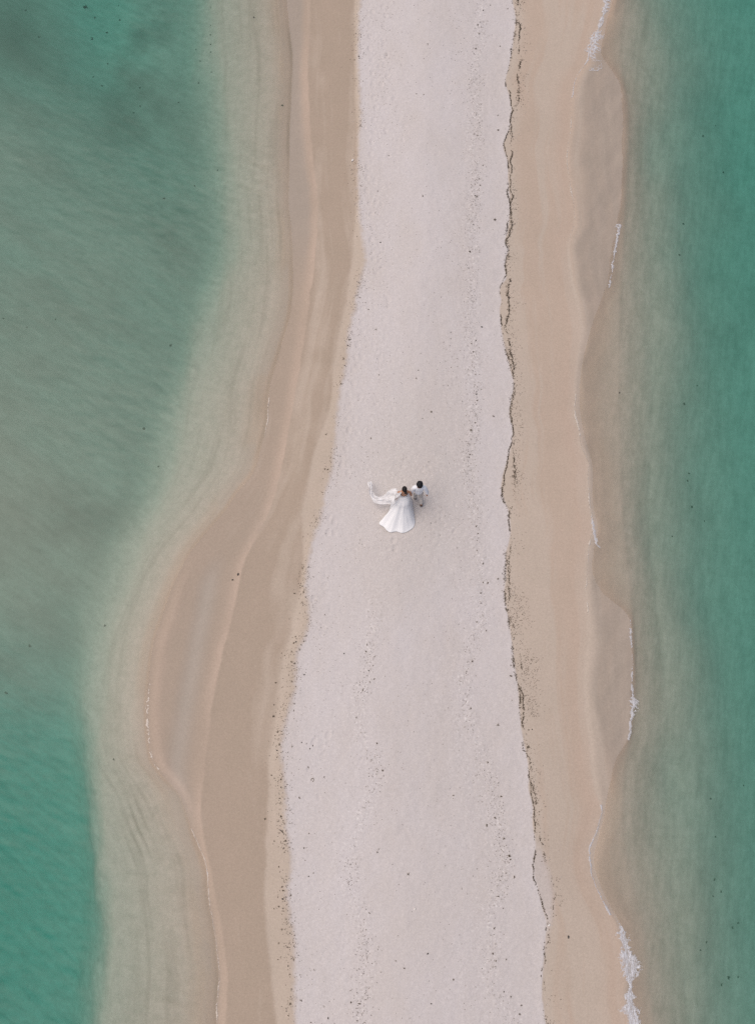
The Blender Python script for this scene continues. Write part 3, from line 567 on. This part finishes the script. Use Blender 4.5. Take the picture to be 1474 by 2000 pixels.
for pts, where, grp, s0 in ((LEFT_EDGE, 'on the damp left edge of the white sand', 'debris along the left edge of the white sand', .64), (MID_SAND, 'lying loose on the middle white sand', 'debris on the middle of the white sand', .62),
                        (OLD_LINE, 'in the faint tide line below the bride', 'debris in the lower left tide line', .6), (TIDE, 'in the speckled line left of the wrack', 'debris in the speckled tide line', .68), (NEAR_WRACK, 'on bare white sand beside the main wrack', 'debris beside the wrack line', .75)):
    done = []
    for u, v in pts:
        k = rd.random(); s = s0*rd.uniform(.75, 1.25)
        if k < .72: done.append((v, place(rd.choice(scraps), 'seaweed_scrap', u, v, s, 'dark seaweed scrap', 'seaweed', grp)))
        elif k < .86: done.append((v, place(rd.choice(twigs), 'twig', u, v, s, 'short dark twig', 'twig', grp)))
        else: done.append((v, place(rd.choice(pebbles), 'pebble', u, v, s, 'small dark pebble', 'pebble', grp)))
    in_order(done, where)
place(curl_mesh('seaweed_curl', weed_m), 'seaweed_curl', 400+775/3.685, 1500+85/3.685, .9, 'small dark ring of curled seaweed on the lower left white sand', 'seaweed')
place(sliver_mesh('driftwood_stick', 1, .42, .010, 91, twig_m), 'driftwood_stick', 400+563/3.685, 1500+430/3.685, 1.0, 'thin dark driftwood stick lying along the lower left edge of the white sand', 'stick').rotation_euler.z = 1.9
place(pebbles[0], 'stone', 400+240/3.685, 1100+80/3.685, 1.25, 'larger of two dark stones alone on the smooth wet sand at left', 'stone')
place(pebbles[1], 'stone', 400+200/3.685, 1100+120/3.685, .9, 'smaller of two dark stones alone on the smooth wet sand at left', 'stone')
place(pebbles[2], 'stone', 750+1324/3.685, 1500+1216/3.685, 1.2, 'single black stone alone on the bare tan sand at lower right', 'stone')
place(scraps[2], 'seaweed_scrap', 880+443/2.948, 1200+763/2.948, .9, 'dark seaweed scrap on tan sand just right of the lower wrack line', 'seaweed')
place(pebbles[1], 'stone', 880+447/2.948, 1200+665/2.948, .6, 'upper left of two tiny stones on tan sand right of the wrack line', 'stone')
place(pebbles[2], 'stone', 880+467/2.948, 1200+662/2.948, .6, 'right one of two tiny stones on tan sand right of the wrack line', 'stone')
place(pebbles[0], 'stone', 496, 34, 1.0, 'single dark stone in the pale shallows near the top left', 'stone')
place(pebbles[1], 'stone', 880+970/2.948, 700+198/2.948, .8, 'single dark stone in the pale shallows right of the couple', 'stone')
shellp = pebble_mesh('shell', 71, shell_m, .5)
place(shellp, 'shell', 660+105/3.685, 1155/3.685, 1.6, 'white shell on brown damp sand at the upper left edge', 'shell')
place(shellp, 'shell', 750+1185/3.685, 1500+1130/3.685, 1.2, 'white shell beside the lower end of the wrack line', 'shell')
place(shellp, 'shell', 750+220/3.685, 1500+1015/3.685, 1.0, 'tiny white shell on the lower middle of the white sand', 'shell')
sea_weed_m = simple_mat('live_seaweed', (.11, .125, .09), .7, .4, 40)
def clump_mesh(name, seed):
    me = sliver_mesh(name, 7, .16, .022, seed, sea_weed_m); return me
clumps = [clump_mesh('seaweed_clump', k) for k in (101, 102, 103)]
SUB_L = px(0, 0, 2.948, [(685,30),(690,113),(547,102),(615,187),(622,367),(538,443),(587,493),(806,505),(808,610),(770,650),(1028,590),(1145,478),(1255,980),(1123,1070),(943,1143),(150,60),(227,213),(1130,285),(1155,350)]) + px(0, 1000, 2.948, [(655,1425),(170,770),(35,1040),(605,655)]) + px(250, 500, 2.948, [(178,1210),(90,995),(245,515)]) + px(0, 500, 3.941, [(30,480),(430,487),(208,548),(1313,690)]) + [(551,206)]
ROW = px(0, 0, 2.948, [(1215,40),(1214,145),(1213,200),(1213,255),(1214,300),(1218,415)])
SUB_R = px(880, 0, 2.481, [(1282,608),(1220,657),(1318,833),(1125,1083),(1105,1235)]) + px(880, 700, 2.948, [(1415,155),(1385,853),(1360,703),(1370,660),(1272,1025),(1340,260),(1458,935)]) + px(880, 1500, 2.481, [(1308,602),(1270,622),(1390,753),(1363,775),(1208,882),(1237,843),(1343,1015),(1390,1015),(1310,1053),(1417,85),(1258,148),(1280,335),(1275,540)])
for pts, a, b, lab, where, grp in ((SUB_L, .35, .7, 'small dark seaweed clump', 'on the sea bed left of the sandbar', 'seaweed clumps in the left water'), (ROW, .3, .5, 'tiny dark seaweed clump', 'in the upright row at upper left', 'row of seaweed clumps at the shelf edge'),
                                  (SUB_R, .3, .6, 'small dark seaweed clump', 'on the sea bed right of the sandbar', 'seaweed clumps in the right water')):
    in_order([(v, place(rd.choice(clumps), 'seaweed_clump', u, v, rd.uniform(a, b), lab, 'seaweed', grp)) for u, v in pts], where)
place(clumps[0], 'seaweed_clump', 490/2.948, 42/2.948, 1.1, 'largest dark seaweed clump in the turquoise patch at the top left', 'seaweed')
place(sliver_mesh('seaweed_frond', 2, .30, .02, 110, sea_weed_m), 'seaweed_frond', 530/2.948, 223/2.948, .9, 'long dark seaweed frond lying crosswise in the top left water', 'seaweed').rotation_euler.z = .2

# ------------------------------------------------------------------ the couple, walking up the bar hand in hand
skin_mat = simple_mat('skin', (.46, .22, .125), .55, .12, 20)
hair_mat = simple_mat('black_hair', (.005, .004, .007), .75, .4, 90, .4)
bun_mat = simple_mat('dark_brown_hair', (.010, .006, .006), .75, .4, 90, .4)
shirt_mat = simple_mat('white_shirt', (.86, .86, .90), .8, .04, 12, .2)
trouser_mat = simple_mat('beige_trousers', (.60, .545, .50), .85, .10, 14, .2)
shoe_mat = simple_mat('dark_leather', (.045, .022, .018), .5, .3, 30)
eye_mat = simple_mat('eye', (.05, .035, .03), .3, .1, 10)
lip_mat = simple_mat('lips', (.40, .13, .11), .5, .1, 20)
dress_mat, t, p = mat('white_satin')
nz = t.nodes.new('ShaderNodeTexNoise'); nz.inputs['Scale'].default_value = 14; nz.inputs['Detail'].default_value = 5
mx_ = t.nodes.new('ShaderNodeMix'); mx_.data_type = 'RGBA'; mx_.inputs['A'].default_value = (.90, .88, .885, 1); mx_.inputs['B'].default_value = (.94, .925, .93, 1)
t.links.new(nz.outputs['Fac'], mx_.inputs['Factor']); t.links.new(mx_.outputs['Result'], p.inputs['Base Color']); p.inputs['Roughness'].default_value = .6
veil_mat, t, p = mat('tulle'); p.inputs['Base Color'].default_value = (.82, .80, .81, 1); p.inputs['Roughness'].default_value = .8
nz = t.nodes.new('ShaderNodeTexNoise'); nz.inputs['Scale'].default_value = 9; nz.inputs['Detail'].default_value = 4
rmp = t.nodes.new('ShaderNodeMapRange'); rmp.inputs[1].default_value = .3; rmp.inputs[2].default_value = .7; rmp.inputs[3].default_value = .52; rmp.inputs[4].default_value = .97
t.links.new(nz.outputs['Fac'], rmp.inputs[0]); t.links.new(rmp.outputs[0], p.inputs['Alpha'])

def skinned(name, nodes, edges, material, parent=None, sub=2):
    """grow one continuous surface over a posed skeleton: nodes = {key: (x, y, z, radius[, radius2])}"""
    keys = list(nodes); me = bpy.data.meshes.new(name)
    me.from_pydata([nodes[k][:3] for k in keys], [(keys.index(a), keys.index(b)) for a, b in edges], [])
    o = bpy.data.objects.new(name, me); COL.objects.link(o)
    o.modifiers.new('skin', 'SKIN').use_smooth_shade = True
    sd = me.skin_vertices[0].data
    for i, k in enumerate(keys):
        r = nodes[k]; sd[i].radius = (r[3], r[4] if len(r) > 4 else r[3])
    sd[0].use_root = True
    m = o.modifiers.new('smooth', 'SUBSURF'); m.levels = m.render_levels = sub
    dg = bpy.context.evaluated_depsgraph_get(); dg.update()
    me2 = bpy.data.meshes.new_from_object(o.evaluated_get(dg)); me2.name = name
    o.modifiers.clear(); o.data = me2; bpy.data.meshes.remove(me)
    me2.materials.clear(); me2.materials.append(material)
    me2.polygons.foreach_set('use_smooth', [True]*len(me2.polygons))
    if parent: o.parent = parent
    return o
def chain(*k): return [(k[i], k[i+1]) for i in range(len(k)-1)]
def hand(nodes, edges, tag_, wrist, palm, d, side, up, curl=.5, r=.0085):
    """palm with four unequal fingers and a thumb leaving its side; d = finger direction, side = thumb side, up = back of hand"""
    d, side, up = Vector(d).normalized(), Vector(side).normalized(), Vector(up).normalized(); P = Vector(palm)
    nodes[tag_+'p'] = (*P, .028, .016); edges.append((wrist, tag_+'p'))
    nodes[tag_+'k'] = (*(P + d*.035), .032, .014); edges.append((tag_+'p', tag_+'k'))
    for i, (off, ln) in enumerate(((.030, .070), (.010, .080), (-.010, .074), (-.030, .056))):
        b = P + d*.045 + side*off; prev = tag_+'k'
        for s_ in range(3):
            a = curl*(s_+.6)*.7; b = b + (d*math.cos(a) - up*math.sin(a))*ln/3
            k = tag_+'f%d%d' % (i, s_); nodes[k] = (*b, r*(1-.12*s_)); edges.append((prev, k)); prev = k
    b = P + side*.024 - d*.01; prev = tag_+'p'
    for s_ in range(2):
        b = b + (d*.6 + side*.6 - up*.35).normalized()*.028; k = tag_+'t%d' % s_; nodes[k] = (*b, r*1.1); edges.append((prev, k)); prev = k
def hair_cap(name, c, rx, ry, rz, material, parent, seed, cut_front=.35, fluff=.10):
    bm = bmesh.new(); bmesh.ops.create_icosphere(bm, subdivisions=4, radius=1)
    for v in bm.verts:
        d = v.co.normalized()
        n = math.sin(9*d.x+seed)*math.sin(8*d.y+2*seed)*math.sin(7*d.z) + .5*math.sin(21*d.x+3*d.z)*math.sin(19*d.y+seed)
        f = 1 + fluff*n
        if d.y > .45 and d.z < .15: f *= .80                     # drawn back from the face
        if d.z < -.45: f *= .92
        v.co = Vector((c[0]+d.x*rx*f, c[1]+d.y*ry*f, c[2]+d.z*rz*f))
    bmesh.ops.delete(bm, geom=[v for v in bm.verts if (v.co.z-c[2])/rz < (-.82 if v.co.y < c[1] else -.45) or ((v.co.y-c[1])/ry > cut_front and (v.co.z-c[2])/rz < .12)], context='VERTS')
    me = bpy.data.meshes.new(name); bm.to_mesh(me); bm.free(); me.materials.append(material); me.polygons.foreach_set('use_smooth', [True]*len(me.polygons))
    o = bpy.data.objects.new(name, me); COL.objects.link(o); o.parent = parent; return o
def face_bits(parent, hc, s_=1.0):
    for sx in (-1, 1):
        bm = bmesh.new(); bmesh.ops.create_uvsphere(bm, u_segments=10, v_segments=8, radius=.011*s_)
        bmesh.ops.translate(bm, verts=bm.verts, vec=(hc[0]+sx*.032*s_, hc[1]+.082*s_, hc[2]+.005)); me = bpy.data.meshes.new('eye'); bm.to_mesh(me); bm.free(); me.materials.append(eye_mat)
        o = bpy.data.objects.new('eye', me); COL.objects.link(o); o.parent = parent
    bm = bmesh.new(); bmesh.ops.create_uvsphere(bm, u_segments=10, v_segments=6, radius=1)
    for v in bm.verts: v.co = Vector((hc[0]+v.co.x*.024*s_, hc[1]+.080*s_+v.co.y*.008, hc[2]-.052*s_+v.co.z*.008))
    me = bpy.data.meshes.new('mouth'); bm.to_mesh(me); bm.free(); me.materials.append(lip_mat); o = bpy.data.objects.new('mouth', me); COL.objects.link(o); o.parent = parent
def head_nodes(N, E, neck, hc, s_=1.0):
    x, y, z = hc
    N['h0'] = (x, y-.012*s_, z-.045*s_, .070*s_, .082*s_); N['h1'] = (x, y-.005*s_, z+.02*s_, .078*s_, .094*s_); N['h2'] = (x, y-.012*s_, z+.085*s_, .055*s_, .066*s_)
    N['nose'] = (x, y+.098*s_, z-.018*s_, .011*s_); N['chin'] = (x, y+.045*s_, z-.088*s_, .034*s_)
    N['ear'] = (x-.082*s_, y-.012*s_, z-.012*s_, .014*s_); N['ear2'] = (x+.082*s_, y-.012*s_, z-.012*s_, .014*s_)
    E += chain(neck, 'h0', 'h1', 'h2') + [('h1', 'nose'), ('h0', 'chin'), ('h1', 'ear'), ('h1', 'ear2')]

# ---- man in white shirt
gx_, gy_, gz_ = on_ground(814, 973)
def groom_frame(o): return o
N = dict(pelvis=(0,0,.93,.105,.09), spine=(0,.02,1.10,.115,.09), chest=(0,.035,1.28,.150,.105), nb=(0,.045,1.43,.075,.065), neck=(0,.06,1.50,.052))
E = chain('pelvis', 'spine', 'chest', 'nb', 'neck')
head_nodes(N, E, 'neck', (0, .085, 1.62))
N.update(shR=(.175,.03,1.39,.062), elR=(.255,-.045,1.14,.044), wrR=(.285,-.085,.90,.028), shL=(-.175,.03,1.39,.062), elL=(-.225,-.03,1.13,.044), wrL=(-.235,-.075,.90,.028))
E += chain('nb', 'shR', 'elR', 'wrR') + chain('nb', 'shL', 'elL', 'wrL')
N.update(hipL=(-.075,0,.86,.070), knL=(-.085,.07,.48,.060), anL=(-.065,-.02,.10,.042), toeL=(-.065,.13,.035,.035), hipR=(.075,-.01,.86,.070), knR=(.105,-.02,.49,.060), anR=(.135,-.27,.14,.042), toeR=(.14,-.16,.04,.035))
E += chain('pelvis', 'hipL', 'knL', 'anL', 'toeL') + chain('pelvis', 'hipR', 'knR', 'anR', 'toeR')
hand(N, E, 'R', 'wrR', (.292, -.09, .85), (.05, .12, -1), (-.2, 1, 0), (1, .1, .1), .6)
hand(N, E, 'L', 'wrL', (-.245, -.08, .85), (-.12, .08, -1), (0, 1, 0), (-1, 0, .1), 1.1)
man = skinned('person', N, E, skin_mat)
man.location = (gx_, gy_, gz_)
tag(man, 'person in white shirt and pale trousers walking at the right, holding hands', 'person')
face_bits(man, (0, .085, 1.62))
hair_cap('hair', (0, .068, 1.64), .104, .122, .118, hair_mat, man, 1.3)
S_ = dict(w=(0,.0,.84,.168,.145), sp=(0,.02,1.08,.158,.125), ch=(0,.035,1.29,.172,.122), nb=(0,.04,1.42,.10,.085), cl=(0,.045,1.50,.072), shR=(.178,.03,1.39,.078), elR=(.262,-.045,1.14,.066), cuR=(.288,-.08,.955,.050), shL=(-.178,.03,1.39,.078), elL=(-.232,-.03,1.13,.066), cuL=(-.240,-.072,.955,.050))
skinned('shirt', S_, chain('w', 'sp', 'ch', 'nb', 'cl') + chain('nb', 'shR', 'elR', 'cuR') + chain('nb', 'shL', 'elL', 'cuL'), shirt_mat, man)
T_ = dict(w=(0,0,.98,.128,.108), p=(0,0,.90,.140,.115), hL=(-.09,0,.84,.102), kL=(-.085,.07,.48,.078), aL=(-.066,-.015,.13,.066), hR=(.09,-.01,.84,.102), kR=(.105,-.02,.49,.078), aR=(.133,-.255,.17,.066))
skinned('trousers', T_, chain('w', 'p', 'hL', 'kL', 'aL') + chain('p', 'hR', 'kR', 'aR'), trouser_mat, man)
skinned('shoe', dict(a=(-.065,-.055,.05,.047), b=(-.065,.05,.045,.050,.040), c=(-.067,.15,.035,.040,.030)), chain('a', 'b', 'c'), shoe_mat, man)
skinned('shoe', dict(a=(.135,-.315,.13,.047), b=(.137,-.235,.075,.050,.042), c=(.142,-.150,.035,.042,.030)), chain('a', 'b', 'c'), shoe_mat, man)

# ---- woman in white dress
bx_, by_, bz_ = on_ground(786.5, 979)
hx = (gx_ + -.245) - bx_; hy = (gy_ - .08) - by_; hz = (gz_ + .84) - bz_             # where the joined hands are, seen from her feet
N = dict(pelvis=(0,-.01,.90,.125,.105), spine=(0,.0,1.04,.100,.085), chest=(0,.02,1.19,.118,.090), nb=(0,.03,1.31,.062,.055), neck=(0,.045,1.38,.043))
E = chain('pelvis', 'spine', 'chest', 'nb', 'neck')
head_nodes(N, E, 'neck', (0, .065, 1.485), .93)
N.update(shR=(.150,.02,1.275,.050), elR=((hx+.15)/2+.05,(hy+.02)/2-.01,1.06,.036), wrR=(hx-.035,hy+.01,hz+.07,.024), shL=(-.150,.02,1.275,.050), elL=(-.245,.015,1.06,.036), wrL=(-.275,-.075,.90,.024))
E += chain('nb', 'shR', 'elR', 'wrR') + chain('nb', 'shL', 'elL', 'wrL')
N.update(hipL=(-.08,0,.84,.085), knL=(-.08,.05,.46,.058), anL=(-.07,.04,.09,.038), toeL=(-.07,.17,.03,.030), hipR=(.08,0,.84,.085), knR=(.08,-.02,.46,.058), anR=(.08,-.14,.10,.038), toeR=(.08,-.03,.03,.030))
E += chain('pelvis', 'hipL', 'knL', 'anL', 'toeL') + chain('pelvis', 'hipR', 'knR', 'anR', 'toeR')
hand(N, E, 'R', 'wrR', (hx-.028, hy+.005, hz+.025), (.18, .05, -1), (0, 1, 0), (-1, 0, .2), 1.1, .0078)
hand(N, E, 'L', 'wrL', (-.285, -.095, .855), (-.05, .05, -1), (.2, 1, 0), (-1, 0, .1), .7, .0078)
woman = skinned('person', N, E, skin_mat)
woman.location = (bx_, by_, bz_)
tag(woman, 'person in long white strapless dress with a trailing veil, dark hair in a bun', 'person')
face_bits(woman, (0, .065, 1.485), .93)
hair = hair_cap('hair', (0, .055, 1.51), .085, .098, .098, bun_mat, woman, 2.1, .35, .05)
bm = bmesh.new(); bmesh.ops.create_icosphere(bm, subdivisions=3, radius=1)
for v in bm.verts:
    d = v.co.normalized(); f = 1 + .08*math.sin(8*math.atan2(d.y, d.x) + 9*d.z)
    v.co = Vector((.035 + d.x*.048*f, -.060 + d.y*.046*f, 1.49 + d.z*.042*f))
me = bpy.data.meshes.new('bun'); bm.to_mesh(me); bm.free(); me.materials.append(bun_mat); me.polygons.foreach_set('use_smooth', [True]*len(me.polygons))
o = bpy.data.objects.new('bun', me); COL.objects.link(o); o.parent = hair

# dress: strapless bodice flowing into a skirt with a train that trails behind her
hem = [(-.81,-.79),(-.66,-.90),(-.46,-1.08),(-.22,-1.06),(-.03,-1.11),(.19,-1.03),(.36,-.89),(.40,-.76),(.38,-.50),(.33,-.2),(.30,.08),(.15,.27),(-.08,.30),(-.30,.18),(-.40,-.06),(-.45,-.28),(-.62,-.56)]
NA, NR = 136, 46
hp = np.array(hem + [hem[0]]); cum = np.concatenate([[0], np.cumsum(np.hypot(*np.diff(hp, axis=0).T))]); q = np.linspace(0, cum[-1], NA, endpoint=False)
ext = np.concatenate([cum[:-1]-cum[-1], cum, cum[1:]+cum[-1]]); hx_ = hermite(q, ext, np.concatenate([hp[:-1,0], hp[:,0], hp[1:,0]])); hy_ = hermite(q, ext, np.concatenate([hp[:-1,1], hp[:,1], hp[1:,1]]))
ang = np.unwrap(np.arctan2(hy_ + .25, hx_ + .05)); ang = np.arctan2(hy_ - .0 + .25, hx_ + .05)
wa, wb = .118, .095
vs_, fs = [], []
fold_p = np.linspace(0, 2*math.pi, NA, endpoint=False)
for r in range(NR):
    tt = r/(NR-1); f = tt**1.02
    z = .97*(1-tt)**1.28 + .012
    cx, cy = wa*np.cos(ang), wb*np.sin(ang) - .005
    x = cx*(1-f) + hx_*f; y = cy*(1-f) + hy_*f
    hips = .055*math.exp(-((tt-.16)/.12)**2); nrm = np.hypot(cx, cy); x = x + cx/nrm*hips; y = y + cy/nrm*hips
    amp = .009*math.sin(min(1, tt*1.1)*math.pi*.8)
    fold = amp*3.2*(fbm(6*np.cos(fold_p)*1.3 + 9, 6*np.sin(fold_p)*1.3 + 1.6*tt, 801, 3) + .5*fbm(2.2*np.cos(fold_p), 2.2*np.sin(fold_p) + 3*tt, 802, 2))
    zz_ = z + np.abs(fold)*.8*(1-tt*.4) + (.035*tt**3)*(.5+fbm(4*np.cos(fold_p), 4*np.sin(fold_p), 803, 2)) * (1 if tt < .97 else .6)
    for a in range(NA): vs_.append((x[a] + cx[a]/nrm[a]*fold[a]*.4, y[a] + cy[a]/nrm[a]*fold[a]*.4, zz_[a]))
for r in range(NR-1):
    for a in range(NA): fs.append((r*NA+a, r*NA+(a+1) % NA, r*NA+NA+(a+1) % NA, r*NA+NA+a))
gv = ground_v(np.array([v[0] for v in vs_])+bx_, np.array([v[1] for v in vs_])+by_) - bz_
vs_ = [(v[0], v[1], max(v[2], float(g)+.012) if v[2] < .25 else v[2]) for v, g in zip(vs_, gv)]
dress = mesh_obj('dress', vs_, fs, dress_mat, woman, smooth=True)
sm = dress.modifiers.new('cloth', 'SOLIDIFY'); sm.thickness = .004
vs_, fs = [], []; NB = 48
for z, ra, rb, oy in ((.985,.122,.099,-.005),(1.05,.116,.096,0),(1.12,.128,.104,.010),(1.16,.140,.112,.018),(1.19,.142,.114,.022),(1.197,.138,.110,.022)):
    for a in range(NB):
        th = a/NB*2*math.pi; dip = -.15*max(0, -math.sin(th))**1.5 * (0 if z < 1.0 else .5 if z < 1.1 else 1)          # low cut at the back
        vs_.append((ra*math.cos(th), oy + rb*math.sin(th), z + dip))
for r in range(5):
    for a in range(NB): fs.append((r*NB+a, r*NB+(a+1) % NB, r*NB+NB+(a+1) % NB, r*NB+NB+a))
o = mesh_obj('bodice', vs_, fs, dress_mat, dress, smooth=True); sm = o.modifiers.new('cloth', 'SOLIDIFY'); sm.thickness = .004

# veil: a long strip of tulle blowing out to her left and curling up at its end
VC = [(783,961,1.33,.10),(776,964,1.22,.26),(769,966,1.06,.44),(762,971,.88,.48),(753,975.5,.70,.34),(744,977,.55,.26),(736,976,.43,.22),(730,972,.36,.19),(726.8,966,.32,.14),(724.6,958,.29,.12),(723,950,.27,.12),(721.5,941,.24,.14)]
P3 = []
for u, v, z, w in VC:
    x, y = unproject(u, v, z + bz_); P3.append((float(x)-bx_, float(y)-by_, z, w))
P3 = np.array(P3); tq = np.linspace(0, len(P3)-1, 90); ti = np.arange(len(P3))
px_, py_, pz_, pw_ = (hermite(tq, ti, P3[:, k]) for k in range(4))
tx, ty = np.gradient(px_), np.gradient(py_); tl = np.hypot(tx, ty); nxv, nyv = -ty/tl, tx/tl
vs_, fs = [], []; NW = 26
rg = np.random.default_rng(9)
for i in range(90):
    for j in range(NW):
        f = j/(NW-1) - .5; k = tq[i]
        wave = .030*math.sin(11*f + 1.7*k) + .018*math.sin(23*f - 1.1*k + 1) + .02*math.sin(k*2.6)
        w = pw_[i]*(1 + .10*math.sin(2.3*k + 4*f))
        vs_.append((px_[i] + nxv[i]*w*f + .015*math.sin(9*f+k*3), py_[i] + nyv[i]*w*f, pz_[i] + wave + .10*f*math.sin(.9*k)))
for i in range(89):
    for j in range(NW-1): fs.append((i*NW+j, i*NW+j+1, i*NW+NW+j+1, i*NW+NW+j))
veil = mesh_obj('veil', vs_, fs, veil_mat, woman, smooth=True)
